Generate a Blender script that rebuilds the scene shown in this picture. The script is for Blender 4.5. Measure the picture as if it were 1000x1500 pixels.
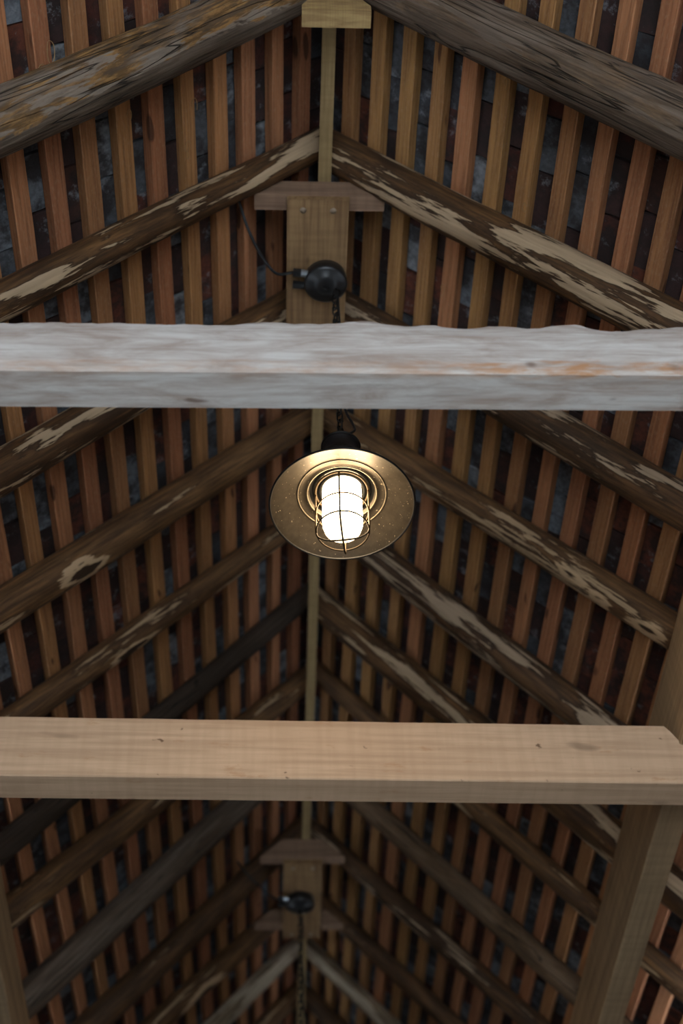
import bpy, math, random
from mathutils import Vector, Matrix, noise

# ------------------------------------------------------------------ camera, sky, exposure
scene = bpy.context.scene
for o in list(bpy.data.objects):
    bpy.data.objects.remove(o)
COL = scene.collection
EYE = 1.6                                   # eye height above the floor
CAM = Vector((-0.1173, 0.0, EYE))
RIGHT = Vector((0.9990933, -0.0332993, -0.0265285))
UP = Vector((-0.0065424, -0.7357839, 0.6771847))
FWD = Vector((0.0420690, 0.6763972, 0.7353347))
cam_data = bpy.data.cameras.new('camera')
cam = bpy.data.objects.new('camera', cam_data)
COL.objects.link(cam)
cam.matrix_world = Matrix(((RIGHT.x, UP.x, -FWD.x, CAM.x), (RIGHT.y, UP.y, -FWD.y, CAM.y),
                           (RIGHT.z, UP.z, -FWD.z, CAM.z), (0, 0, 0, 1)))
cam_data.sensor_fit = 'VERTICAL'
cam_data.sensor_height = 36
cam_data.sensor_width = 24
cam_data.lens = 50
cam_data.clip_start = 0.05
cam_data.dof.use_dof = True
cam_data.dof.focus_distance = 3.54
cam_data.dof.aperture_fstop = 2.0
scene.camera = cam

world = bpy.data.worlds.new('overcast_sky')
scene.world = world
world.use_nodes = True
bg = world.node_tree.nodes['Background']
bg.inputs['Color'].default_value = (0.76, 0.88, 1.0, 1)
bg.inputs['Strength'].default_value = 11.5

scene.view_settings.view_transform = 'Standard'
scene.view_settings.look = 'None'
scene.view_settings.gamma = 1
scene.view_settings.use_curve_mapping = False
scene.view_settings.exposure = 0.0

# ------------------------------------------------------------------ dimensions (metres)
M_SLOPE = 1.066                             # rise over run of the roof
SEC = math.hypot(1, M_SLOPE)
COSR = 1 / SEC
H_BAT = 4.088 + EYE                         # height of the batten undersides at the ridge line
BAT_T = 0.032                               # batten thickness
Y_FRONT, Y_BACK = -1.6, 8.7
X_EAVE = 1.78
TIE_Z = 2.33 + EYE
TIE_TOP = 2.53 + EYE
rnd = random.Random(7)

# ------------------------------------------------------------------ helpers: materials
class G:
    def __init__(s, name):
        s.m = bpy.data.materials.new(name)
        s.m.use_nodes = True
        s.nt = s.m.node_tree
        s.b = s.nt.nodes['Principled BSDF']

    def n(s, typ, ins=None, **props):
        nd = s.nt.nodes.new(typ)
        for k, v in props.items():
            setattr(nd, k, v)
        for k, v in (ins or {}).items():
            s.put(nd.inputs[k], v)
        return nd

    def put(s, sock, v):
        if isinstance(v, bpy.types.NodeSocket):
            s.nt.links.new(v, sock)
        else:
            if isinstance(v, tuple) and len(v) == 3 and sock.type == 'RGBA':
                v = v + (1,)
            sock.default_value = v

    def coord(s, scale, kind='Object', off=(0, 0, 0), rot=(0, 0, 0)):
        if kind == 'World':
            v = s.n('ShaderNodeNewGeometry').outputs['Position']
        else:
            v = s.n('ShaderNodeTexCoord').outputs[kind]
        return s.n('ShaderNodeMapping', {'Vector': v, 'Scale': scale, 'Location': off, 'Rotation': rot}).outputs[0]

    def noise(s, vec, scale=1.0, detail=4.0, rough=0.55, dist=0.0):
        return s.n('ShaderNodeTexNoise', {'Vector': vec, 'Scale': scale, 'Detail': detail,
                                          'Roughness': rough, 'Distortion': dist}).outputs['Fac']

    def ramp(s, fac, stops, interp='LINEAR'):
        r = s.n('ShaderNodeValToRGB', {'Fac': fac})
        r.color_ramp.interpolation = interp
        e = r.color_ramp.elements
        while len(e) < len(stops):
            e.new(0.5)
        for el, (p, c) in zip(e, stops):
            el.position = p
            el.color = (c, c, c, 1) if not isinstance(c, tuple) else c + (1,)
        return r.outputs['Color']

    def mix(s, fac, a, b, blend='MIX'):
        m = s.n('ShaderNodeMix', data_type='RGBA', blend_type=blend)
        s.put(m.inputs[0], fac); s.put(m.inputs[6], a); s.put(m.inputs[7], b)
        return m.outputs[2]

    def math(s, op, a, b=0.0, c=0.0, clamp=False):
        m = s.n('ShaderNodeMath', operation=op, use_clamp=clamp)
        s.put(m.inputs[0], a); s.put(m.inputs[1], b); s.put(m.inputs[2], c)
        return m.outputs[0]

    def xyz(s, vec):
        return s.n('ShaderNodeSeparateXYZ', {'Vector': vec}).outputs

    def bump(s, h, strength=0.5, dist=0.01):
        s.put(s.b.inputs['Normal'], s.n('ShaderNodeBump', {'Height': h, 'Strength': strength, 'Distance': dist}).outputs[0])

    def done(s, color=None, rough=0.8, metal=0.0, spec=0.3):
        if color is not None:
            s.put(s.b.inputs['Base Color'], color)
        s.put(s.b.inputs['Roughness'], rough)
        s.put(s.b.inputs['Metallic'], metal)
        s.put(s.b.inputs['Specular IOR Level'], spec)
        return s.m


def bark_pole(name, seed, bark, dark, pale, cover=0.56, scars=()):
    """stripped pole: brown inner bark with long torn pale streaks where it has come off"""
    g = G(name)
    off = (seed * 3.7, seed * 1.3, seed * 2.1)
    big = g.noise(g.coord((2.3, 19, 19), off=off), 1.0, 5, 0.58, 0.35)
    fine = g.noise(g.coord((6, 95, 95), off=off), 1.0, 4, 0.6)
    blot = g.noise(g.coord((5, 14, 14), off=off), 1.0, 3, 0.5)
    f = g.math('ADD', big, g.math('MULTIPLY', g.math('SUBTRACT', fine, 0.5), 0.34))
    mask = g.ramp(f, [(cover - 0.012, 0.0), (cover + 0.012, 1.0)])
    rimm = g.ramp(f, [(cover - 0.06, 0.0), (cover - 0.015, 1.0), (cover + 0.01, 0.0)])
    c = g.mix(g.ramp(blot, [(0.32, 0.0), (0.68, 1.0)]), dark, bark)
    c = g.mix(g.ramp(fine, [(0.36, 0.75), (0.60, 0.0)]), c, tuple(x * 0.4 for x in dark))
    c = g.mix(g.ramp(fine, [(0.56, 0.0), (0.72, 0.5)]), c, tuple(x * 1.5 for x in bark))
    c = g.mix(rimm, c, tuple(x * 0.5 for x in dark))
    pc = g.mix(g.ramp(fine, [(0.3, 0.8), (0.65, 0.0)]), pale, tuple(x * 0.62 for x in pale))
    c = g.mix(mask, c, pc)
    h = g.math('ADD', g.math('MULTIPLY', mask, -0.6), g.math('MULTIPLY', fine, 0.5))
    for (sx, sy, sz, size) in scars:                     # branch scars: bare wood round a dark knot
        q = g.coord((0.5 / size, 1 / size, 1 / size), off=(-sx * 0.5 / size, -sy / size, -sz / size))
        d = g.n('ShaderNodeVectorMath', {0: q}, operation='LENGTH').outputs['Value']
        d = g.math('ADD', d, g.math('MULTIPLY', g.math('SUBTRACT', big, 0.5), 4.5))
        d = g.math('ADD', d, g.math('MULTIPLY', g.math('SUBTRACT', fine, 0.5), 1.2))
        c = g.mix(g.ramp(d, [(0.80, 1.0), (0.95, 0.0)]), c, tuple(x * 1.15 for x in pale))
        c = g.mix(g.ramp(d, [(0.16, 1.0), (0.34, 0.0)]), c, tuple(x * 0.4 for x in dark))
    g.bump(h, 0.7, 0.006)
    return g.done(c, 0.72, spec=0.35)


def grey_log(name, seed, grey, brown, orange, orange_amt, side):
    """old weathered log, long fine ridges and a band of orange rotten sapwood along one flank"""
    g = G(name)
    off = (seed * 2.3, seed, seed * 1.7)
    ridge = g.noise(g.coord((4, 120, 120), off=off), 1.0, 3, 0.6)
    blot = g.noise(g.coord((3.0, 12, 12), off=off), 1.0, 6, 0.62, 0.4)
    fleck = g.noise(g.coord((14, 60, 60), off=off), 1.0, 5, 0.65)
    c = g.mix(g.ramp(blot, [(0.35, 0.0), (0.66, 1.0)]), brown, grey)
    c = g.mix(g.ramp(ridge, [(0.34, 0.75), (0.6, 0.0)]), c, tuple(x * 0.38 for x in brown))
    y = g.xyz(g.coord((1, 1, 1)))['Y']
    band = g.math('ADD', g.math('MULTIPLY', y, 9.0 * side), g.math('MULTIPLY', g.math('SUBTRACT', blot, 0.5), 2.2))
    band = g.math('MULTIPLY', g.ramp(band, [(0.10, 0.0), (0.18, 1.0), (0.50, 0.9), (0.75, 0.1)]), orange_amt)
    oc = g.mix(g.ramp(fleck, [(0.44, 0.0), (0.60, 1.0)]), tuple(x * 0.38 for x in orange), orange)
    flake = g.noise(g.coord((5, 34, 34), off=(seed + 3, seed, 1)), 1.0, 4, 0.6, 0.4)
    oc = g.mix(g.ramp(flake, [(0.52, 0.0), (0.56, 1.0)]), oc, tuple(x * 1.25 for x in grey))
    oc = g.mix(g.ramp(flake, [(0.40, 0.8), (0.46, 0.0)]), oc, tuple(x * 0.7 for x in brown))
    c = g.mix(band, c, oc)
    crack = g.ramp(g.noise(g.coord((1.2, 26, 26), off=off), 1.0, 2, 0.5, 0.8), [(0.485, 0.0), (0.5, 1.0), (0.515, 0.0)])
    c = g.mix(g.math('MULTIPLY', crack, 0.85), c, (0.012, 0.009, 0.007))
    h = g.math('ADD', g.math('ADD', g.math('MULTIPLY', ridge, 0.6), g.math('MULTIPLY', fleck, 0.5)), g.math('MULTIPLY', crack, -0.8))
    g.bump(h, 0.9, 0.006)
    return g.done(c, 0.85, spec=0.2)


def sawn(name, seed, a, b, streak, knots=0.25, kind='Object', scale=(1, 1, 1), vary=0.0, specks=0.0):
    """sawn timber, grain along local x"""
    g = G(name)
    sx, sy, sz = scale
    off = (seed * 1.9, seed * 2.7, seed)
    if vary:
        rr = g.n('ShaderNodeObjectInfo').outputs['Random']
        vec = g.n('ShaderNodeVectorMath', {0: g.coord((1, 1, 1), kind), 1: g.n('ShaderNodeCombineXYZ', {
            'X': g.math('MULTIPLY', rr, 57.0), 'Y': g.math('MULTIPLY', rr, 31.0), 'Z': 0.0}).outputs[0]}, operation='ADD').outputs[0]
        mp = lambda sc: g.n('ShaderNodeMapping', {'Vector': vec, 'Scale': sc, 'Location': off}).outputs[0]
    else:
        mp = lambda sc: g.coord(sc, kind, off)
    grain = g.noise(mp((3 * sx, 90 * sy, 90 * sz)), 1.0, 4, 0.6, 0.3)
    broad = g.noise(mp((1.6 * sx, 9 * sy, 9 * sz)), 1.0, 4, 0.55, 0.5)
    saw = g.noise(mp((70 * sx, 6 * sy, 6 * sz)), 1.0, 2, 0.5)
    c = g.mix(g.ramp(broad, [(0.3, 0.0), (0.7, 1.0)]), a, b)
    c = g.mix(g.ramp(grain, [(0.36, 0.5), (0.6, 0.0)]), c, streak)
    c = g.mix(g.ramp(saw, [(0.35, 0.18), (0.6, 0.0)]), c, streak)
    kn = g.ramp(g.noise(mp((5 * sx, 16 * sy, 16 * sz)), 1.0, 2, 0.4), [(0.70, 0.0), (0.75, 1.0)])
    c = g.mix(g.math('MULTIPLY', kn, knots), c, tuple(x * 0.3 for x in streak))
    if specks:
        sp = g.ramp(g.noise(mp((22, 26, 26)), 1.0, 3, 0.6), [(0.70, 0.0), (0.76, 1.0)])
        c = g.mix(g.math('MULTIPLY', sp, specks), c, (0.10, 0.05, 0.025))
        st = g.ramp(g.noise(mp((9, 30, 30)), 1.0, 5, 0.7), [(0.60, 0.0), (0.70, 0.5)])
        c = g.mix(g.math('MULTIPLY', st, specks), c, (0.42, 0.20, 0.08))
    g.bump(g.math('ADD', g.math('MULTIPLY', grain, 0.6), g.math('MULTIPLY', saw, 0.4)), 0.5, 0.003)
    return g.done(c, 0.8, spec=0.25)


def batten_mat():
    g = G('larch_batten')
    rr = g.n('ShaderNodeObjectInfo').outputs['Random']
    base = g.ramp(rr, [(0.0, (0.44, 0.165, 0.070)), (0.22, (0.52, 0.220, 0.100)), (0.45, (0.42, 0.150, 0.074)),
                       (0.62, (0.50, 0.225, 0.085)), (0.80, (0.47, 0.250, 0.085)), (1.0, (0.38, 0.160, 0.072))])
    o = g.n('ShaderNodeCombineXYZ', {'X': g.math('MULTIPLY', rr, 71.0), 'Y': g.math('MULTIPLY', rr, 37.0)}).outputs[0]
    vec = g.n('ShaderNodeVectorMath', {0: g.coord((1, 1, 1)), 1: o}, operation='ADD').outputs[0]
    mp = lambda sc: g.n('ShaderNodeMapping', {'Vector': vec, 'Scale': sc}).outputs[0]
    grain = g.noise(mp((4, 130, 130)), 1.0, 4, 0.6, 0.4)
    broad = g.noise(mp((1.3, 10, 10)), 1.0, 3, 0.55)
    fur = g.noise(mp((60, 160, 160)), 1.0, 3, 0.6)
    c = g.mix(g.ramp(broad, [(0.3, 0.45), (0.7, 0.0)]), base, (0.25, 0.115, 0.055))
    c = g.mix(g.ramp(grain, [(0.34, 0.55), (0.58, 0.0)]), c, (0.12, 0.05, 0.028))
    c = g.mix(g.ramp(fur, [(0.5, 0.0), (0.72, 0.35)]), c, (0.46, 0.28, 0.16))
    kn = g.ramp(g.noise(mp((6, 22, 22)), 1.0, 1, 0.3), [(0.73, 0.0), (0.77, 1.0)])
    c = g.mix(g.math('MULTIPLY', kn, 0.8), c, (0.07, 0.03, 0.018))
    g.bump(g.math('ADD', g.math('MULTIPLY', grain, 0.5), g.math('MULTIPLY', fur, 0.6)), 0.5, 0.003)
    return g.done(c, 0.85, spec=0.2)


def tile_mat():
    g = G('old_clay_tile')
    t = g.math('FRACT', g.math('ADD', g.n('ShaderNodeObjectInfo').outputs['Random'],
                               g.n('ShaderNodeAttribute', attribute_name='tint').outputs['Fac']))
    base = g.ramp(t, [(0.0, (0.085, 0.028, 0.020)), (0.18, (0.095, 0.100, 0.110)), (0.30, (0.055, 0.028, 0.025)),
                      (0.46, (0.17, 0.185, 0.205)), (0.57, (0.145, 0.045, 0.026)), (0.72, (0.060, 0.062, 0.070)),
                      (0.83, (0.07, 0.030, 0.022)), (0.93, (0.24, 0.25, 0.265))], 'CONSTANT')
    sc = lambda k, o=0: g.coord((k, k, k), 'World', (o, o * 2, o * 3))
    shift = g.n('ShaderNodeVectorMath', {0: sc(1), 1: g.n('ShaderNodeCombineXYZ', {'X': g.math('MULTIPLY', t, 9.0), 'Y': g.math('MULTIPLY', t, 5.0)}).outputs[0]},
                operation='ADD').outputs[0]
    patch = g.noise(shift, 11.0, 6, 0.66, 0.1)
    lime = g.noise(shift, 13.0, 7, 0.75, 0.0)
    fine = g.noise(shift, 70.0, 4, 0.6)
    c = g.mix(g.ramp(patch, [(0.42, 0.85), (0.56, 0.0)]), base, (0.028, 0.021, 0.020))
    c = g.mix(g.ramp(lime, [(0.57, 0.0), (0.68, 0.8)]), c, (0.27, 0.285, 0.31))
    c = g.mix(g.ramp(fine, [(0.35, 0.4), (0.6, 0.0)]), c, (0.02, 0.017, 0.016))
    g.bump(g.math('ADD', g.math('MULTIPLY', patch, 0.7), g.math('MULTIPLY', fine, 0.5)), 0.7, 0.006)
    return g.done(c, 0.85, spec=0.25)


def waney_mat():
    """pale, silvered sawn oak with pinkish streaks; a rusty run of wane along its lower arris"""
    g = G('silvered_oak')
    grain = g.noise(g.coord((3, 70, 70)), 1.0, 5, 0.62, 0.6)
    broad = g.noise(g.coord((5, 22, 22), off=(4, 1, 2)), 1.0, 6, 0.68, 0.5)
    c = g.mix(g.ramp(broad, [(0.36, 0.0), (0.60, 1.0)]), (0.40, 0.325, 0.28), (0.61, 0.575, 0.54))
    c = g.mix(g.ramp(grain, [(0.36, 0.45), (0.52, 0.0)]), c, (0.32, 0.235, 0.19))
    p = g.xyz(g.coord((1, 1, 1)))
    # rust coloured wane close to the arris and along the bark edge on top
    n1 = g.noise(g.coord((7, 30, 30), off=(1, 5, 0)), 1.0, 4, 0.6, 0.5)
    low = g.math('ABSOLUTE', g.math('SUBTRACT', p['Z'], -0.085))
    arris = g.math('SUBTRACT', g.math('MULTIPLY', n1, 0.066), low)
    arris = g.ramp(g.math('MULTIPLY', arris, 30.0), [(0.25, 0.0), (0.6, 0.8)])
    run = g.ramp(g.math('MULTIPLY_ADD', p['X'], 0.5, 0.5), [(0.0, 0.35), (0.56, 0.35), (0.68, 1.0), (1.0, 1.0)])
    ragged = g.ramp(g.noise(g.coord((11, 45, 45), off=(3, 2, 9)), 1.0, 5, 0.65, 0.3), [(0.40, 0.1), (0.58, 1.0)])
    run = g.math('MULTIPLY', run, ragged)
    front = g.ramp(g.math('MULTIPLY', p['Y'], 10.0), [(0.08, 1.0), (0.22, 0.12)])
    c = g.mix(g.math('MULTIPLY', g.math('MULTIPLY', arris, run), front), c, (0.46, 0.20, 0.065))
    top = g.ramp(g.math('ADD', p['Z'], g.math('MULTIPLY', n1, 0.05)), [(0.105, 0.0), (0.125, 0.65)])
    c = g.mix(top, c, (0.42, 0.235, 0.12))
    kn = g.ramp(g.noise(g.coord((9, 20, 20), off=(2, 0, 7)), 1.0, 2, 0.4), [(0.70, 0.0), (0.76, 0.8)])
    c = g.mix(kn, c, (0.16, 0.10, 0.075))
    g.bump(g.math('ADD', grain, broad), 0.4, 0.004)
    return g.done(c, 0.8, spec=0.25)


def flat(name, col, rough=0.5, metal=0.0, spec=0.5, speck=None):
    g = G(name)
    c = g.mix(g.ramp(g.noise(g.coord((60, 60, 60)), 1.0, 4, 0.6), [(0.35, 0.0), (0.7, 1.0)]), tuple(x * 0.75 for x in col), col)
    if speck:
        d = g.ramp(g.noise(g.coord((150, 150, 150)), 1.0, 2, 0.5), [(0.68, 0.0), (0.74, 1.0)])
        c = g.mix(g.math('MULTIPLY', d, 0.7), c, speck)
    return g.done(c, rough, metal, spec)


def glow_mat():
    g = G('glowing_frosted_glass')
    z = g.xyz(g.coord((1, 1, 1)))['Z']
    wob = g.noise(g.coord((25, 25, 10)), 1.0, 3, 0.6)
    k = g.ramp(g.math('ADD', g.math('MULTIPLY', z, 4.0), g.math('MULTIPLY', wob, 0.25)), [(0.10, 0.10), (0.20, 0.35), (0.34, 1.0), (0.66, 1.0), (0.80, 0.25), (0.92, 0.06)])
    g.put(g.b.inputs['Emission Color'], (1.0, 0.74, 0.44, 1))
    g.put(g.b.inputs['Emission Strength'], g.math('MULTIPLY', k, JAR_GLOW))
    return g.done((0.85, 0.8, 0.7), 0.35, 0.0, 0.5)


JAR_GLOW = 28.0

# ------------------------------------------------------------------ helpers: meshes and objects
def mesh(name, verts, faces, mat, smooth=False):
    me = bpy.data.meshes.new(name)
    me.from_pydata([tuple(v) for v in verts], [], faces)
    me.materials.append(mat)
    if smooth:
        me.polygons.foreach_set('use_smooth', [True] * len(me.polygons))
    me.update()
    return me


def link(name, me, parent=None, loc=(0, 0, 0), mat=None):
    o = bpy.data.objects.new(name, me)
    COL.objects.link(o)
    if mat is not None:
        o.matrix_world = mat
    else:
        o.location = loc
    if parent is not None:
        o.parent = parent
    return o


def tag(o, label=None, cat=None, group=None, kind=None):
    if label: o['label'] = label
    if cat: o['category'] = cat
    if group: o['group'] = group
    if kind: o['kind'] = kind
    return o


def rings_faces(nr, k, closed=False, caps=True):
    f = []
    for i in range(nr if closed else nr - 1):
        a, b = i * k, ((i + 1) % nr) * k
        for j in range(k):
            f.append((a + j, a + (j + 1) % k, b + (j + 1) % k, b + j))
    if caps and not closed:
        f.append(tuple(reversed(range(k))))
        f.append(tuple(range((nr - 1) * k, nr * k)))
    return f


def box_vf(x0, x1, y0, y1, z0, z1, c=0.0):
    """box, optionally with chamfered long (x) edges"""
    if c <= 0:
        pr = [(y0, z0), (y1, z0), (y1, z1), (y0, z1)]
    else:
        pr = [(y0 + c, z0), (y1 - c, z0), (y1, z0 + c), (y1, z1 - c), (y1 - c, z1), (y0 + c, z1), (y0, z1 - c), (y0, z0 + c)]
    v = [(x, y, z) for x in (x0, x1) for (y, z) in pr]
    return v, rings_faces(2, len(pr))


def sweep(pts, r, k=8, closed=False):
    """round wire along points"""
    pts = [Vector(p) for p in pts]
    n = len(pts)
    verts = []
    ref = None
    for i, p in enumerate(pts):
        a = pts[i - 1] if (i > 0 or closed) else p
        b = pts[(i + 1) % n] if (i < n - 1 or closed) else p
        t = (b - a).normalized()
        if ref is None:
            ref = t.orthogonal().normalized()
        ref = (ref - t * ref.dot(t)).normalized()
        s = t.cross(ref)
        for j in range(k):
            an = 2 * math.pi * j / k
            verts.append(p + ref * (r * math.cos(an)) + s * (r * math.sin(an)))
    return verts, rings_faces(n, k, closed)


def circle(r, z, n=48, c=(0, 0)):
    return [(c[0] + r * math.cos(2 * math.pi * i / n), c[1] + r * math.sin(2 * math.pi * i / n), z) for i in range(n)]


def lathe(prof, n=64):
    """profile of (radius, z) turned about z; open ends with radius 0 are capped by tiny rings"""
    v = []
    for r, z in prof:
        v += circle(max(r, 1e-4), z, n)
    f = []
    for i in range(len(prof) - 1):
        for j in range(n):
            f.append((i * n + j, i * n + (j + 1) % n, (i + 1) * n + (j + 1) % n, (i + 1) * n + j))
    return v, f


def spline(pts, per=8):
    """Catmull-Rom through points"""
    P = [Vector(p) for p in pts]
    P = [P[0] * 2 - P[1]] + P + [P[-1] * 2 - P[-2]]
    out = []
    for i in range(1, len(P) - 2):
        for s in range(per):
            t = s / per
            a, b, c, d = P[i - 1], P[i], P[i + 1], P[i + 2]
            out.append(0.5 * ((2 * b) + (c - a) * t + (2 * a - 5 * b + 4 * c - d) * t * t + (3 * b - a - 3 * c + d) * t ** 3))
    out.append(P[-2])
    return out


def nz(x, y=0.0, z=0.0):
    return noise.noise(Vector((x, y, z)))


def px(p):
    d = Vector(p) - CAM
    w = d.dot(FWD)
    return 500 + 2083.33 * d.dot(RIGHT) / w, 750 - 2083.33 * d.dot(UP) / w, w

# ------------------------------------------------------------------ the setting
g = G('trodden_earth_floor')
c = g.mix(g.ramp(g.noise(g.coord((2, 2, 2), 'World'), 1.0, 6, 0.6), [(0.3, 0.0), (0.7, 1.0)]), (0.15, 0.145, 0.14), (0.23, 0.225, 0.22))
FLOOR = g.done(c, 0.9)
g = G('pale_gravel')
c = g.mix(g.ramp(g.noise(g.coord((30, 30, 30), 'World'), 1.0, 4, 0.7), [(0.3, 0.0), (0.7, 1.0)]), (0.52, 0.52, 0.51), (0.72, 0.72, 0.71))
GRAVEL = g.done(c, 0.95)
g = G('limewashed_wall')
c = g.mix(g.ramp(g.noise(g.coord((3, 3, 3), 'World'), 1.0, 6, 0.65), [(0.35, 0.0), (0.65, 1.0)]), (0.24, 0.22, 0.20), (0.34, 0.32, 0.29))
LIME = g.done(c, 0.95)

W_IN, W_OUT, W_TOP = 1.36, 1.49, 2.25 + EYE
v, f = box_vf(-W_OUT, W_OUT, Y_FRONT, Y_BACK + 0.15, -0.12, 0.0)
tag(link('floor', mesh('floor', v, f, FLOOR)), 'pale trodden floor under the open roof', 'floor', kind='structure')
v, f = box_vf(-14, 14, -22, Y_FRONT, -0.14, -0.02)  # ground added out of view to bounce daylight up under the roof
tag(link('floor', mesh('yard', v, f, GRAVEL)), 'pale gravel yard added outside the open end to bounce daylight', 'floor', kind='structure')
for s, nm in ((-1, 'wall_left'), (1, 'wall_right')):
    v, f = box_vf(min(s * W_IN, s * W_OUT), max(s * W_IN, s * W_OUT), Y_FRONT, Y_BACK, 0, W_TOP)
    tag(link(nm, mesh(nm, v, f, LIME)), 'limewashed side wall below the eaves', 'wall', kind='structure')
    v, f = box_vf(Y_FRONT, Y_BACK, -0.05, 0.05, 0, 0.08, 0.004)
    o = link('trim_1' if s < 0 else 'trim_2', mesh('wall_plate', v, f, sawn('wall_plate_oak', 40 + s, (0.30, 0.19, 0.11), (0.22, 0.14, 0.085), (0.1, 0.06, 0.04))),
             mat=Matrix.Translation((s * 1.41, 0, W_TOP)) @ Matrix.Rotation(math.pi / 2, 4, 'Z'))
    tag(o, 'squared wall plate lying along the wall top', 'wall plate', kind='structure')
zt = H_BAT - 0.02
vv = [(-W_IN, 0), (W_IN, 0), (W_IN, zt - W_IN * M_SLOPE), (0, zt), (-W_IN, zt - W_IN * M_SLOPE)]
v = [(x, Y_BACK, z) for x, z in vv] + [(x, Y_BACK + 0.15, z) for x, z in vv]
tag(link('wall_back', mesh('wall_back', v, rings_faces(2, 5), LIME)), 'limewashed gable wall closing the far end', 'wall', kind='structure')

# added unseen gable with doorway at the camera's end, to limit the sky light
DOOR_W, DOOR_H = 1.15, 3.5
vv = [(-W_IN, 0), (-DOOR_W, 0), (-DOOR_W, DOOR_H), (DOOR_W, DOOR_H), (DOOR_W, 0), (W_IN, 0), (W_IN, zt - W_IN * M_SLOPE), (0, zt), (-W_IN, zt - W_IN * M_SLOPE)]
v = [(x, Y_FRONT, z) for x, z in vv] + [(x, Y_FRONT + 0.15, z) for x, z in vv]
tag(link('added_front_wall', mesh('added_front_wall', v, rings_faces(2, 9), LIME)), 'added unseen gable wall with a wide doorway, limiting the sky light', 'wall', kind='structure')

# roof covering: an added sheet above the tiles blocks light; tiles and battens as its pieces
LIGHT_BLOCK = flat('dark_light_block', (0.02, 0.018, 0.017), 0.95)
BATTEN = batten_mat()
TILE = tile_mat()
prof = []
zo = H_BAT + (BAT_T + 0.075) * SEC
for x in (-X_EAVE, 0, X_EAVE):
    prof.append((x, zo - abs(x) * M_SLOPE))
prof += [(x, z + 0.03 * SEC) for x, z in reversed(prof)]
v = [(x, Y_FRONT, z) for x, z in prof] + [(x, Y_BACK + 0.15, z) for x, z in prof]
ceiling = tag(link('ceiling', mesh('roof_light_block', v, rings_faces(2, 6), LIGHT_BLOCK)),
              'steep gable roof of old clay tiles on orange brown battens', 'roof', kind='structure')

LB = Y_BACK - Y_FRONT
def slope_matrix(side, s, y, h):
    """frame on a roof slope: x along the ridge, y down the slope, z outward; h outward from the batten undersides"""
    down = Vector((side * COSR, 0, -M_SLOPE * COSR))
    out = Vector((side * M_SLOPE * COSR, 0, COSR))
    o = Vector((0, y, H_BAT)) + down * s + out * h
    xa = Vector((0, 1, 0))
    if xa.cross(down).dot(out) < 0:
        xa = -xa
    return Matrix(((xa.x, down.x, out.x, o.x), (xa.y, down.y, out.y, o.y), (xa.z, down.z, out.z, o.z), (0, 0, 0, 1)))

rows = {}
for side in (-1, 1):
    ss = []
    s = 0.080 if side < 0 else 0.112
    gauge = 0.1195 if side < 0 else 0.1148
    while s < X_EAVE * SEC - 0.05:
        ss.append(s + rnd.uniform(-0.004, 0.004))
        s += gauge
    rows[side] = ss
    for s in ss:
        w = rnd.uniform(0.047, 0.056)
        n = 60
        ring = []
        ph = rnd.uniform(0, 99)
        for i in range(n + 1):
            x = -LB / 2 + LB * i / n
            dy = 0.004 * nz(x * 0.7, ph) + 0.0012 * nz(x * 6, ph)
            wl = w / 2 + 0.002 * nz(x * 5, ph + 7); wr = w / 2 + 0.002 * nz(x * 5, ph + 19)
            cc = 0.002
            ring += [(x, dy - wl + cc, 0), (x, dy + wr - cc, 0), (x, dy + wr, cc), (x, dy + wr, BAT_T), (x, dy - wl, BAT_T), (x, dy - wl, cc)]
        link('batten', mesh('batten', ring, rings_faces(n + 1, 6), BATTEN), ceiling,
             mat=slope_matrix(side, s, (Y_FRONT + Y_BACK) / 2, 0) @ Matrix.Rotation(rnd.uniform(-0.0006, 0.0006), 4, 'Z'))

TW, TL, TT = 0.162, 0.205, 0.013
def tile_vf(k):
    r = random.Random(k)
    ch = lambda: r.uniform(-0.004, 0.004)
    base = [(-TW / 2 + ch(), -0.035, 0), (TW / 2 + ch(), -0.035 + ch(), 0), (TW / 2 + ch(), TL - 0.035 + ch(), 0), (-TW / 2 + ch(), TL - 0.035 + ch(), 0)]
    mid = (0, TL / 2 - 0.035, 0.003)
    v = base + [(x, y, z + TT) for x, y, z in base] + [mid, (0, mid[1], TT + 0.003)]
    f = [(1, 0, 8), (2, 1, 8), (3, 2, 8), (0, 3, 8), (4, 5, 9), (5, 6, 9), (6, 7, 9), (7, 4, 9), (0, 1, 5, 4), (1, 2, 6, 5), (2, 3, 7, 6), (3, 0, 4, 7)]
    return v, f
variants = [tile_vf(k) for k in range(6)]
tile_meshes = [mesh('roof_tile', v, f, TILE) for v, f in variants]
tiles = []
for side in (-1, 1):
    ss = rows[side]
    for i, s in enumerate([ss[0] - 0.117] + ss):
        y = Y_FRONT + 0.05 + (0.083 if i % 2 else 0) + rnd.uniform(-0.02, 0.02)
        while y < Y_BACK + 0.1:
            if s > 0 or True:
                m = slope_matrix(side, s, y, BAT_T + rnd.uniform(0.0, 0.003))
                m = m @ Matrix.Rotation(rnd.gauss(0, 0.014), 4, 'Z') @ Matrix.Rotation(0.125 + rnd.gauss(0, 0.008), 4, 'X') @ Matrix.Rotation(rnd.gauss(0, 0.012), 4, 'Y')
                p = m @ Vector((0, 0.06, 0))
                u, vv_, dep = px(p)
                inside = dep > 0.5 and -20 < u < 1020 and -20 < vv_ < 1520 and s > 0
                tiles.append((dep if inside else 99 + dep, m, rnd.randrange(6)))
            y += 0.167 + rnd.uniform(-0.002, 0.004)
tiles.sort(key=lambda t: t[0])
for dep, m, k in tiles[:300]:
    link('roof_tile', tile_meshes[k], ceiling, mat=m)
V, F, TI = [], [], []
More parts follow.
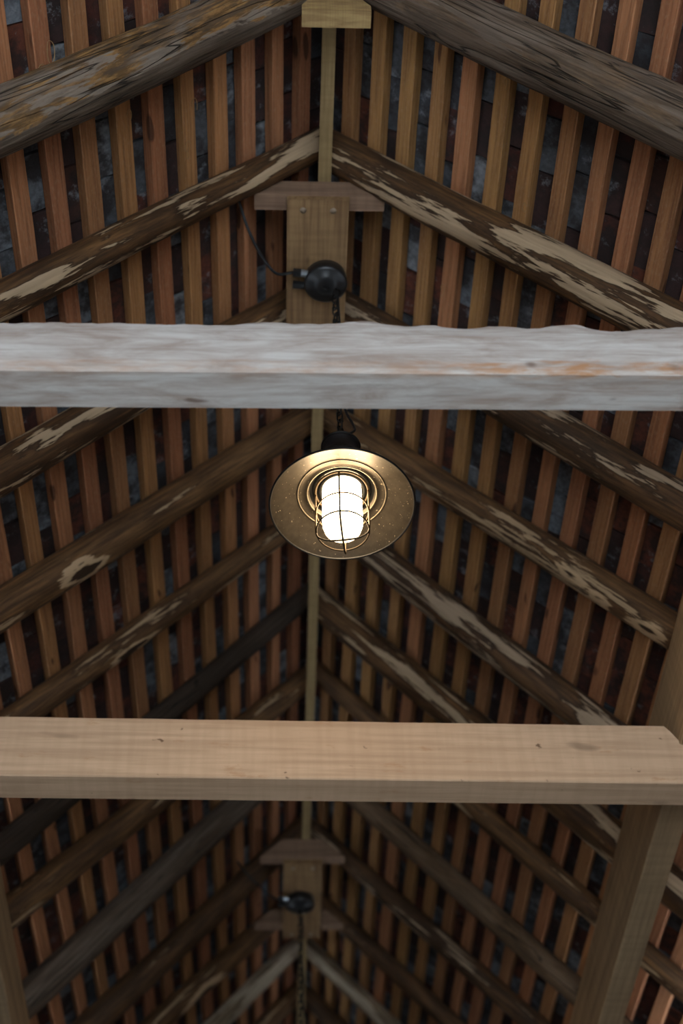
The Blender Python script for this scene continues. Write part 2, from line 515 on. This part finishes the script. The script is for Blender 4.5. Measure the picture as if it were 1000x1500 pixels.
for dep, m, k in tiles[300:]:
    v, f = variants[k]
    b = len(V)
    V += [m @ Vector(p) for p in v]
    F += [tuple(q + b for q in face) for face in f]
    TI += [rnd.random()] * len(v)
me = mesh('far_roof_tiles', V, F, TILE)
at = me.attributes.new('tint', 'FLOAT', 'POINT')
at.data.foreach_set('value', TI)
tag(link('roof_tiles', me, ceiling), kind='stuff')

# torn fibres curling off the rough battens
FIBRE = flat('torn_fibre', (0.40, 0.24, 0.10), 0.9)
for side, s, y, sz in ((-1, 1.018, 1.545, 0.030), (-1, 0.988, 1.60, 0.026), (-1, 0.610, 1.855, 0.016), (-1, 0.590, 1.975, 0.016), (-1, 0.50, 2.0, 0.012),
                       (-1, 0.735, 1.80, 0.012), (1, 0.66, 1.72, 0.014), (1, 0.525, 2.45, 0.018), (1, 0.80, 2.05, 0.014)):
    row = min(rows[side], key=lambda q: abs(q - s))
    ph = rnd.uniform(0, 6)
    pts = [(sz * 0.7 * math.cos(ph + t) * (1 + 0.2 * t), sz * 0.5 * math.sin(ph + t), -0.001 - sz * 0.5 * (t / 5.0)) for t in [i * 0.35 for i in range(16)]]
    v, f = sweep(pts, 0.0011, 4)
    link('splinter', mesh('splinter', v, f, FIBRE), ceiling, mat=slope_matrix(side, row + rnd.choice((-1, 1)) * 0.016, y, 0))

# ------------------------------------------------------------------ pole rafters
BARK_A = ((0.165, 0.078, 0.026), (0.060, 0.027, 0.010), (0.46, 0.32, 0.195))
BARK_B = ((0.145, 0.070, 0.028), (0.060, 0.030, 0.013), (0.40, 0.28, 0.18))
BARK_C = ((0.205, 0.102, 0.038), (0.092, 0.043, 0.017), (0.44, 0.29, 0.165))
# side, pair, radius, Y at the ridge, Y at the eaves, finish, how much bark stays on
POLES = [
    ('L', 1, .073, 1.593, 1.682, 'grey_orange', 0), ('R', 1, .074, 1.551, 1.623, 'grey', 0),
    ('L', 2, .052, 2.140, 2.107, 'A', .56), ('R', 2, .066, 2.143, 2.102, 'A', .53),
    ('L', 3, .061, 2.673, 2.612, 'A', .58), ('R', 3, .063, 2.688, 2.630, 'B', .60),
    ('L', 4, .061, 3.208, 3.084, 'C', .64), ('R', 4, .054, 3.187, 3.075, 'C', .60),
    ('L', 5, .047, 3.693, 3.645, 'C', .60), ('R', 5, .061, 3.657, 3.769, 'B', .53),
    ('L', 6, .046, 4.155, 4.290, 'dark', 0), ('R', 6, .066, 4.151, 4.215, 'A', .54),
    ('L', 7, .056, 4.659, 4.545, 'C', .62), ('R', 7, .044, 4.594, 4.738, 'C', .62),
    ('L', 8, .064, 5.095, 5.244, 'grey', 0), ('R', 8, .051, 5.191, 5.259, 'greybrown', 0),
    ('L', 9, .060, 5.751, 5.790, 'B', .66), ('R', 9, .046, 5.729, 5.691, 'B', .60),
    ('L', 10, .055, 6.330, 6.160, 'C', .62), ('R', 10, .045, 6.278, 6.278, 'B', .66),
    ('L', 11, .052, 6.80, 6.76, 'pale', 0), ('R', 11, .048, 6.80, 6.82, 'pale', 0),
    ('L', 12, .055, 7.31, 7.30, 'C', .62), ('R', 12, .052, 7.30, 7.33, 'B', .62),
    ('L', 13, .055, 7.85, 7.83, 'B', .62), ('R', 13, .055, 7.84, 7.86, 'C', .62),
    ('L', 14, .055, 8.37, 8.36, 'B', .62), ('R', 14, .055, 8.36, 8.38, 'C', .62),
]
LOOK = {'A': 'dark pole rafter with torn pale streaks', 'B': 'brown pole rafter with bark patches',
        'C': 'mid brown pole rafter with pale scars', 'grey': 'thick grey weathered log rafter',
        'grey_orange': '', 'dark': 'thin dark brown pole rafter',
        'greybrown': 'smooth grey brown pole rafter', 'pale': 'pale bare pole rafter'}
ORD = ['', 'first', 'second', 'third', 'fourth', 'fifth', 'sixth', 'seventh', 'eighth', 'ninth', 'tenth', 'eleventh', 'twelfth', 'thirteenth', 'fourteenth']

SCARS = {('L', 4): ((1.12, 0.0, 0.06, 0.040),),
         ('R', 4): ((1.20, 0.02, 0.05, 0.045), (1.31, 0.0, 0.055, 0.028), (1.50, 0.0, 0.055, 0.04)),
         ('L', 5): ((0.98, 0.0, 0.05, 0.04),), ('L', 10): ((0.75, 0.0, 0.05, 0.05),)}

def pole(sd, pair, r, ya, ye, fin, cover, idx):
    side = -1 if sd == 'L' else 1
    r_ap = min(r * 0.92, 0.062) if pair > 1 else r
    r_ea = r * 1.12
    A = Vector((0, ya, H_BAT - r_ap * SEC))
    E = Vector((side * X_EAVE, ye, H_BAT - r_ea * SEC - X_EAVE * M_SLOPE))
    d = (E - A)
    L = d.length
    d.normalize()
    yv = Vector((0, 1, 0)) if side < 0 else Vector((0, -1, 0))
    zv = d.cross(yv).normalized()
    yv = zv.cross(d).normalized()
    mw = Matrix(((d.x, yv.x, zv.x, A.x), (d.y, yv.y, zv.y, A.y), (d.z, yv.z, zv.z, A.z), (0, 0, 0, 1)))
    n, k = 110, 28
    tan = M_SLOPE
    verts = []
    seed = idx * 13.7
    for i in range(n + 1):
        t = i / n
        x0 = t * L
        rr = r_ap + (r_ea - r_ap) * t
        for j in range(k):
            an = 2 * math.pi * j / k
            cy, cz = math.cos(an), math.sin(an)
            lump = 1 + 0.07 * nz(x0 * 2.2 + seed, cy * 0.8, cz * 0.8) + 0.035 * nz(x0 * 7, cy * 2 + seed, cz * 2)
            if fin in ('grey', 'grey_orange'):
                lump += 0.06 * nz(x0 * 1.5 + seed, cy * 2.2, cz * 2.2)
            rj = rr * lump
            if cz < -0.2:
                rj = min(rj, rr * 1.0)
            y = rj * cy + 0.012 * nz(x0 * 1.1, seed) * min(1, t * 5)
            z = rj * cz
            x = x0
            # plumb cuts: the apex end is mitred on the ridge line, the foot is cut square
            w = max(0.0, 1 - i / 8)
            sx = (z * zv.x + y * yv.x) / d.x
            x = x0 - w * sx + (0.002 if i == 0 else 0)
            verts.append((x, y, z))
    key = fin
    if fin in ('A', 'B', 'C'):
        bk, dk, pl = {'A': BARK_A, 'B': BARK_B, 'C': BARK_C}[fin]
        mt = bark_pole('stripped_pole', idx + 1, bk, dk, pl, cover, SCARS.get((sd, pair), ()))
    elif fin == 'grey_orange':
        mt = grey_log('weathered_log', 3, (0.20, 0.155, 0.12), (0.10, 0.066, 0.042), (0.34, 0.178, 0.06), 0.9, -1)
    elif fin == 'grey':
        mt = grey_log('weathered_log', idx + 2, (0.175, 0.132, 0.10), (0.10, 0.064, 0.04), (0.26, 0.15, 0.07), 0.3, 1)
    elif fin == 'greybrown':
        mt = grey_log('weathered_log', idx + 2, (0.20, 0.13, 0.08), (0.11, 0.066, 0.035), (0.28, 0.16, 0.08), 0.4, 1)
    elif fin == 'dark':
        mt = grey_log('dark_pole', idx + 2, (0.06, 0.042, 0.03), (0.045, 0.028, 0.018), (0.1, 0.06, 0.03), 0.2, 1)
    else:
        mt = bark_pole('bare_pole', idx + 1, (0.36, 0.26, 0.16), (0.22, 0.15, 0.09), (0.48, 0.38, 0.27), 0.5)
    o = link('pole_rafter', mesh('pole_rafter', verts, rings_faces(n + 1, k), mt, True), mat=mw)
    where = 'from the yellow ridge block, cable side' if side < 0 else 'from the yellow ridge block, cable-free side'
    tag(o, LOOK[fin] + ', ' + ORD[pair] + ' ' + where, 'rafter', 'pole rafters under the battens')
    if pair == 1:
        o['label'] = ('thick grey log rafter with orange decayed flank, joined at the short yellow ridge block' if side < 0
                      else 'thick dark grey cracked log rafter, joined at the short yellow ridge block')
    return o

for i, p in enumerate(POLES):
    pole(*p, i)

# ------------------------------------------------------------------ ridge lath, block, collars, lamp boards
LATH = sawn('ridge_lath_pine', 5, (0.36, 0.25, 0.115), (0.29, 0.195, 0.09), (0.14, 0.085, 0.04))
n = 80
ring = []
y0, y1 = 1.66, Y_BACK
for i in range(n + 1):
    x = (y1 - y0) * i / n
    dx = 0.006 * nz(x * 0.6, 3.3) - 0.007
    w = 0.0195
    ring += [(x, dx - w, 0), (x, dx + w, 0), (x, dx + w, 0.022), (x, dx - w, 0.022)]
o = link('ridge_lath', mesh('ridge_lath', ring, rings_faces(n + 1, 4), LATH), mat=Matrix.Translation((0, y0, 3.862 + EYE)) @ Matrix.Rotation(math.pi / 2, 4, 'Z'))
tag(o, 'thin straight yellowish lath running under the ridge joints', 'lath')

v0 = [(-0.072, 3.70), (0.114, 3.70), (0.114, 3.735), (0.075, 3.81), (-0.035, 3.81), (-0.072, 3.735)]
V = [(x, 1.585, z + EYE) for x, z in v0] + [(x, 1.632, z + EYE) for x, z in v0]
BLOCK = sawn('yellow_block_pine', 9, (0.42, 0.29, 0.12), (0.36, 0.235, 0.10), (0.13, 0.06, 0.03), scale=(3, 0.5, 0.5))
me = mesh('ridge_block', [(x - 0.02, y - 1.585, z - 3.70 - EYE) for x, y, z in V], rings_faces(2, 6), BLOCK)
tag(link('ridge_block', me, loc=(0.02, 1.585, 3.70 + EYE)), 'short yellow trapezoid wood block under the thick grey logs', 'wood block')

COLLAR = sawn('collar_oak', 12, (0.30, 0.185, 0.12), (0.24, 0.145, 0.095), (0.12, 0.07, 0.045))
BOARD = sawn('lamp_board_pine', 14, (0.33, 0.20, 0.095), (0.19, 0.105, 0.048), (0.09, 0.045, 0.022), 0.6)

def collar(y, z, xl, xr, label, h=0.075, t=0.055):
    z += EYE
    c = (xl + xr) / 2
    pr = [(xl, 0), (xr, 0), (xr - h * 1.05, h), (xl + h * 1.05, h)]
    V = [(x - c, 0, zz) for x, zz in pr] + [(x - c, t, zz) for x, zz in pr]
    o = link('collar', mesh('collar', V, rings_faces(2, 4), COLLAR), loc=(c, y, z))
    tag(o, label, 'collar beam', 'collars tying the rafter pairs')

collar(2.176, 3.765, -0.205, 0.185, 'short collar below the lath, carrying the near end of the sharper lamp board')
collar(2.670, 3.765, -0.17, 0.16, 'short collar carrying the lamp board end hidden by the white beam')
collar(5.500, 3.675, -0.205, 0.18, 'short dark collar with a lamp board beneath, before the ninth rafters', 0.095)
collar(6.060, 3.675, -0.235, 0.19, 'short dark collar behind the second lamp box, at the lamp board end')

def board(y0, y1, z, cx, w, label):
    z += EYE
    v, f = box_vf(0, y1 - y0, -w / 2, w / 2, -0.024, 0, 0.002)
    o = link('lamp_board', mesh('lamp_board', v, f, BOARD), mat=Matrix.Translation((cx, y0, z)) @ Matrix.Rotation(math.pi / 2, 4, 'Z'))
    return tag(o, label, 'board', 'lamp boards under the collars')

b1 = board(2.182, 2.75, 3.765, -0.014, 0.186, 'flat brown board under two collars above the lit lamp')
b2 = board(5.52, 6.15, 3.675, -0.01, 0.180, 'flat brown board under two collars in the dim far bay')
STEEL = flat('zinc_screw', (0.30, 0.22, 0.15), 0.5, 0.3)
for bd, ln in ((b1, 0.62), (b2, 0.63)):
    for xx in (0.035, ln - 0.035):
        for yy in (-0.045, 0.045):
            v, f = lathe([(0.0, -0.0262), (0.009, -0.0262), (0.010, -0.024)], 16)
            link('screw_plug', mesh('screw_plug', v, f, STEEL, True), bd, loc=(xx, yy, 0))
bpy.context.view_layer.update()

# ------------------------------------------------------------------ tie beams and purlins
def tie(y, yaw, mat, label, w, prof_fn, name='tie_beam', nx=220, cz=0.0):
    """tie with seats for the purlins; local x along the beam, y away from the open end, z=0 mid height"""
    h = TIE_TOP - TIE_Z
    half = 1.44
    secs = []
    for i in range(nx + 1):
        x = -half + 2 * half * i / nx
        top = h / 2
        ax = abs(x)
        if ax > 0.972:
            top = max(h / 2 - (ax - 0.972) * 1.75, h / 2 - 0.07)
        if ax > 1.16:
            top = min(top, h / 2 - 0.07 - (ax - 1.16) * 1.15)
        top = max(top, -h / 2 + 0.015)
        secs.append((x, top))
    verts = []
    for x, top in secs:
        verts += prof_fn(x, top, h, w)
    k = len(verts) // len(secs)
    o = link(name, mesh(name, verts, rings_faces(len(secs), k), mat), mat=Matrix.Translation((0, y, (TIE_Z + TIE_TOP) / 2)) @ Matrix.Rotation(yaw, 4, 'Z'))
    return tag(o, label, 'beam', 'tie beams across the roof')

def waney_profile(x, top, h, w):
    k = 0.5 + 1.0 / (1 + math.exp(-(x - 0.05) * 12))
    a = 1.35 * k * (0.009 * nz(x * 4.1, 1.7) + 0.013 * nz(x * 9.0, 5.1)) + 0.005 * nz(x * 24, 2.2) + 0.003 * nz(x * 60, 2.2)
    t = top + a - 0.006
    bl = 0.004 * nz(x * 3, 8.8)
    ar = 0.006 + 0.004 * nz(x * 6, 4.4)
    c1 = 0.010 * nz(x * 5, 9.4)
    return [(x, -ar * 0 + 0.006, -h / 2), (x, w, -h / 2), (x, w, t - 0.02), (x, w * 0.55, t), (x, 0.022 + c1, t - 0.002),
            (x, 0.008, t - 0.022), (x, 0.002 + bl, t * 0.3), (x, 0.0, -h / 2 + 0.025 + ar), (x, 0.001, -h / 2 + 0.008)]

def square_profile(x, top, h, w):
    c = 0.003
    e = 0.0015 * nz(x * 7, 3.1)
    return [(x, c, -h / 2), (x, w - c, -h / 2), (x, w, -h / 2 + c), (x, w, top - c), (x, w - c, top + e), (x, c, top + e), (x, 0, top - c), (x, 0, -h / 2 + c)]

tie(1.752, -0.004, waney_mat(), 'silvery white waney-edged beam with rust stains along its arris', 0.098, waney_profile)
OAK2 = sawn('fresh_sawn_oak', 21, (0.68, 0.46, 0.30), (0.60, 0.395, 0.25), (0.40, 0.25, 0.15), 0.45, scale=(0.7, 0.6, 0.6), specks=0.8)
tie(3.120, 0.022, OAK2, 'clean square-sawn honey coloured beam behind the lit lamp', 0.103, square_profile)

def purlin(xi0, xi1, z0, z1, side, w, label):
    """longitudinal timber; inner face at xi0 at the front and xi1 at the back"""
    L = Y_BACK - Y_FRONT
    yaw = math.atan2(xi1 - xi0, L)
    n = 60
    verts = []
    h = z1 - z0
    for i in range(n + 1):
        x = L * i / n
        e = 0.002 * nz(x * 3, 6.6 + side)
        c = 0.004
        # local y points to -X after the turn
        ys = (0, -w) if side > 0 else (w, 0)      # the timber lies outward of its inner face
        ya, yb = min(ys), max(ys)
        hi = h; ho = h - w * M_SLOPE - 0.004           # top bevelled to the roof slope
        ha, hb = (ho, hi) if side > 0 else (hi, ho)
        verts += [(x, ya + c, 0), (x, yb - c, 0), (x, yb, c + e), (x, yb, hb - c), (x, yb - c, hb + e), (x, ya + c, ha), (x, ya, ha - c), (x, ya, c)]
    o = link('purlin', mesh('purlin', verts, rings_faces(n + 1, 8), PURLIN), mat=Matrix.Translation((xi0, Y_FRONT, z0 + EYE)) @ Matrix.Rotation(math.pi / 2 - yaw, 4, 'Z'))
    return tag(o, label, 'purlin', 'long purlins resting on the tie beams')

PURLIN = sawn('purlin_oak', 31, (0.50, 0.345, 0.195), (0.41, 0.275, 0.155), (0.17, 0.11, 0.065), 0.5, scale=(0.6, 0.5, 0.5))
purlin(0.945, 1.065, 2.462, 2.725, 1, 0.088, 'long squared purlin seated in the notch of the honey coloured beam')
purlin(-0.90, -1.132, 2.462, 2.665, -1, 0.088, 'long squared purlin along the slope the lamp cable runs to')

# ------------------------------------------------------------------ hanging lamps and their boxes
BLACK = flat('black_enamel', (0.012, 0.012, 0.013), 0.35, 0.0, 0.5)
IRON = flat('black_iron', (0.02, 0.019, 0.018), 0.5, 0.6)
SHADE_IN = flat('dusty_grey_enamel', (0.080, 0.066, 0.050), 0.34, 0.75, 0.5, speck=(0.6, 0.5, 0.36))
BRASS = flat('brassy_wire', (0.07, 0.045, 0.02), 0.45, 0.5)
BEAD = flat('pale_bead', (0.30, 0.25, 0.18), 0.4, 0.7)  # ring beads, paler than the shade lining
SOOT = flat('sooty_black', (0.006, 0.006, 0.006), 0.7, 0.0, 0.2)
JAR = glow_mat()
RUBBER = flat('black_rubber', (0.010, 0.010, 0.011), 0.55)
ZINC = flat('bright_zinc', (0.45, 0.50, 0.55), 0.3, 0.9)

TILT = [None]

def sub(name, vf, mat, parent, loc=(0, 0, 0), smooth=True):
    if TILT[0] is not None:
        vf = ([TILT[0] @ (Vector(p) + Vector(loc)) - Vector(loc) for p in vf[0]], vf[1])
    return link(name, mesh(name, vf[0], vf[1], mat, smooth), parent, loc)

def lamp(pos, chain_top, label, tilt=(-0.035, 0.012)):
    """origin at the middle of the shade's rim"""
    root = bpy.data.objects.new('hanging_lamp', None)
    COL.objects.link(root)
    root.empty_display_size = 0.1
    root.location = pos
    tag(root, label, 'lamp', 'caged lamps hung from the lamp boards')
    piv = Vector((0, 0, 0.285))
    TILT[0] = Matrix.Translation(piv) @ Matrix.Rotation(tilt[0], 4, 'X') @ Matrix.Rotation(tilt[1], 4, 'Y') @ Matrix.Translation(-piv)
    # shade: outer black skin, enamelled inside, two raised rings
    out = [(0.184, 0.0), (0.186, 0.002), (0.150, 0.030), (0.114, 0.051), (0.090, 0.056), (0.083, 0.075), (0.080, 0.10)]
    sh = sub('shade', lathe(out, 96), BLACK, root)
    inn = [(0.0835, 0.0535), (0.0885, 0.0475), (0.091, 0.0455), (0.094, 0.0475), (0.107, 0.0455), (0.1115, 0.042), (0.1155, 0.0425), (0.119, 0.0415),
           (0.150, 0.0235), (0.1825, 0.0008)]
    sub('shade_lining', lathe(inn, 96), SHADE_IN, sh)
    sub('rim', sweep(circle(0.1845, 0.0, 96), 0.0030, 8, True), BLACK, sh)
    for rr, zz in ((0.0895, 0.0465), (0.1135, 0.0425)):
        sub('shade_bead', sweep(circle(rr, zz, 96), 0.0022, 8, True), BEAD, sh)
    sub('lamp_holder', lathe([(0.0835, 0.0535), (0.080, 0.060), (0.078, 0.085), (0.060, 0.095), (0.058, 0.105), (0.001, 0.106)], 64), SOOT, root)
    sub('holder_ring', sweep(circle(0.073, 0.060, 64), 0.004, 8, True), SOOT, root)
    body = [(0.083, 0.098), (0.070, 0.112), (0.062, 0.130), (0.058, 0.165), (0.060, 0.168), (0.060, 0.180), (0.052, 0.186), (0.046, 0.205), (0.046, 0.232),
            (0.049, 0.235), (0.049, 0.248), (0.042, 0.258), (0.020, 0.268), (0.001, 0.270)]
    cap = sub('cap', lathe(body, 48), BLACK, root)
    sub('cap_band', sweep(circle(0.050, 0.241, 48), 0.0035, 8, True), IRON, cap)
    # glass jar
    jar = [(0.048, 0.100), (0.050, 0.085), (0.0505, 0.02), (0.051, -0.05), (0.0505, -0.075), (0.046, -0.092), (0.036, -0.103), (0.020, -0.109), (0.001, -0.111)]
    jo = sub('glass_jar', lathe([(r, z + 0.111) for r, z in jar], 48), JAR, root, (0, 0, -0.111))
    sub('jar_collar', sweep(circle(0.0575, 0.062 + 0.111, 64), 0.005, 8, True), SOOT, jo)
    # cage: base ring, two hoops' rings, four wires meeting under the jar
    cage = sub('cage', sweep(circle(0.068, 0.052, 64), 0.0032, 8, True), BRASS, root)
    for rr, z in ((0.0665, -0.028), (0.066, -0.098)):
        sub('cage_ring', sweep(circle(rr, z, 64), 0.0021, 8, True), BRASS, cage)
    for q in range(4):
        a = -math.pi / 2 - 0.14 + q * math.pi / 2
        prof = [(0.068, 0.052), (0.068, 0.01), (0.0675, -0.05), (0.0665, -0.098), (0.058, -0.118), (0.035, -0.130), (0.0, -0.133)]
        pts = spline([(r * math.cos(a), r * math.sin(a), z) for r, z in prof], 6)
        sub('cage_wire', sweep(pts, 0.0024, 8), BRASS, cage)
    TILT[0] = None
    # hook and chain
    hook = [(0.010 * math.cos(t), 0, 0.279 + 0.012 * math.sin(t)) for t in [2 * math.pi * i / 24 for i in range(24)]]
    sub('hook', sweep(hook, 0.0028, 8, True), IRON, root)
    z = 0.281
    top = chain_top - pos[2]
    pitch, hl, hw = 0.0315, 0.0125, 0.0085
    pts = []
    for i in range(24):
        t = 2 * math.pi * i / 24
        cxx = hw * math.cos(t)
        czz = hw * math.sin(t) + (hl if math.sin(t) > 0 else -hl)
        pts.append((cxx, 0, czz))
    lm = mesh('chain_link', *sweep(pts, 0.0026, 6, True), IRON, True)
    i = 0
    z += 0.026
    while z < top + 0.005:
        o = link('chain_link', lm, root, (0, 0, z))
        o.rotation_euler = (0, 0, 0.5 + (math.pi / 2 if i % 2 else 0) + rnd.uniform(-0.1, 0.1))
        z += pitch
        i += 1
    # flex running beside the chain with a loop at the cap
    pts = [(0.006, -0.02, 0.258), (0.022, -0.022, 0.272), (0.038, -0.012, 0.300), (0.034, -0.006, 0.335), (0.016, -0.010, 0.385), (0.010, -0.012, 0.46), (0.013, 0.010, 0.56),
           (0.008, -0.012, 0.68), (0.012, 0.008, 0.80), (0.008, -0.010, top - 0.02)]
    sub('flex', sweep(spline(pts, 8), 0.0035, 8), RUBBER, root)
    return root

def junction_box(pos, label, cable_pts):
    """round box screwed to the underside of the board; origin on the board"""
    root = bpy.data.objects.new('junction_box', None)
    COL.objects.link(root)
    root.location = pos
    tag(root, label, 'junction box', 'round lamp boxes')
    sub('body', lathe([(0.001, 0), (0.060, 0), (0.064, -0.004), (0.064, -0.036), (0.061, -0.040)], 48), BLACK, root)
    lid = sub('lid', lathe([(0.066, -0.034), (0.067, -0.040), (0.060, -0.047), (0.040, -0.050), (0.038, -0.054), (0.018, -0.056), (0.001, -0.057)], 48), BLACK, root)
    sub('lid_hook', sweep([(0.008 * math.cos(t), 0, -0.063 + 0.009 * math.sin(t)) for t in [2 * math.pi * i / 20 for i in range(20)]], 0.0026, 8, True), IRON, lid)
    for (ang, mt) in ((math.pi - 0.40, RUBBER), (math.pi + 0.42, ZINC)):
        d = Vector((math.cos(ang), math.sin(ang), 0))
        # glands point away from the box, parallel to the cable side
        ax = Vector((-1, -0.10, 0)).normalized()
        st = d * 0.056 + Vector((0, 0, -0.020))
        gl = sub('gland', sweep([st, st + ax * 0.026], 0.0115, 10), mt, root, smooth=False)
        sub('gland_nut', sweep([st + ax * 0.026, st + ax * 0.030, st + ax * 0.046, st + ax * 0.050], 0.0135, 6), BLACK, gl, smooth=False)
    ang = math.pi + 0.40
    st = Vector((-0.056, -0.022, -0.020)) + Vector((-1, -0.10, 0)).normalized() * 0.045
    pts = [st] + [Vector(p) - Vector(pos) for p in cable_pts]
    sub('cable', sweep(spline(pts, 10), 0.0048, 8), RUBBER, root)
    return root

B1 = (0.014, 2.450, 3.741 + EYE)
B2 = (-0.020, 5.800, 3.651 + EYE)
junction_box(B1, 'round black box with side glands under the board above the lit lamp',
             [(-0.140, 2.412, 3.700 + EYE), (-0.188, 2.352, 3.715 + EYE), (-0.225, 2.280, 3.742 + EYE), (-0.245, 2.232, 3.775 + EYE), (-0.256, 2.212, 3.81 + EYE)])
junction_box(B2, 'round black box with cable under the board in the dim far bay',
             [(-0.14, 5.72, 3.60 + EYE), (-0.20, 5.66, 3.62 + EYE), (-0.27, 5.60, 3.66 + EYE), (-0.31, 5.60, 3.72 + EYE)])
lamp((0.040, 2.445, 2.672 + EYE), 3.665 + EYE, 'glowing caged lamp with wide dark-rimmed shade on a chain beside the white beam')
lamp((-0.020, 5.800, 2.685 + EYE), 3.575 + EYE, 'caged lamp on a chain under the second lamp box in the far bay')
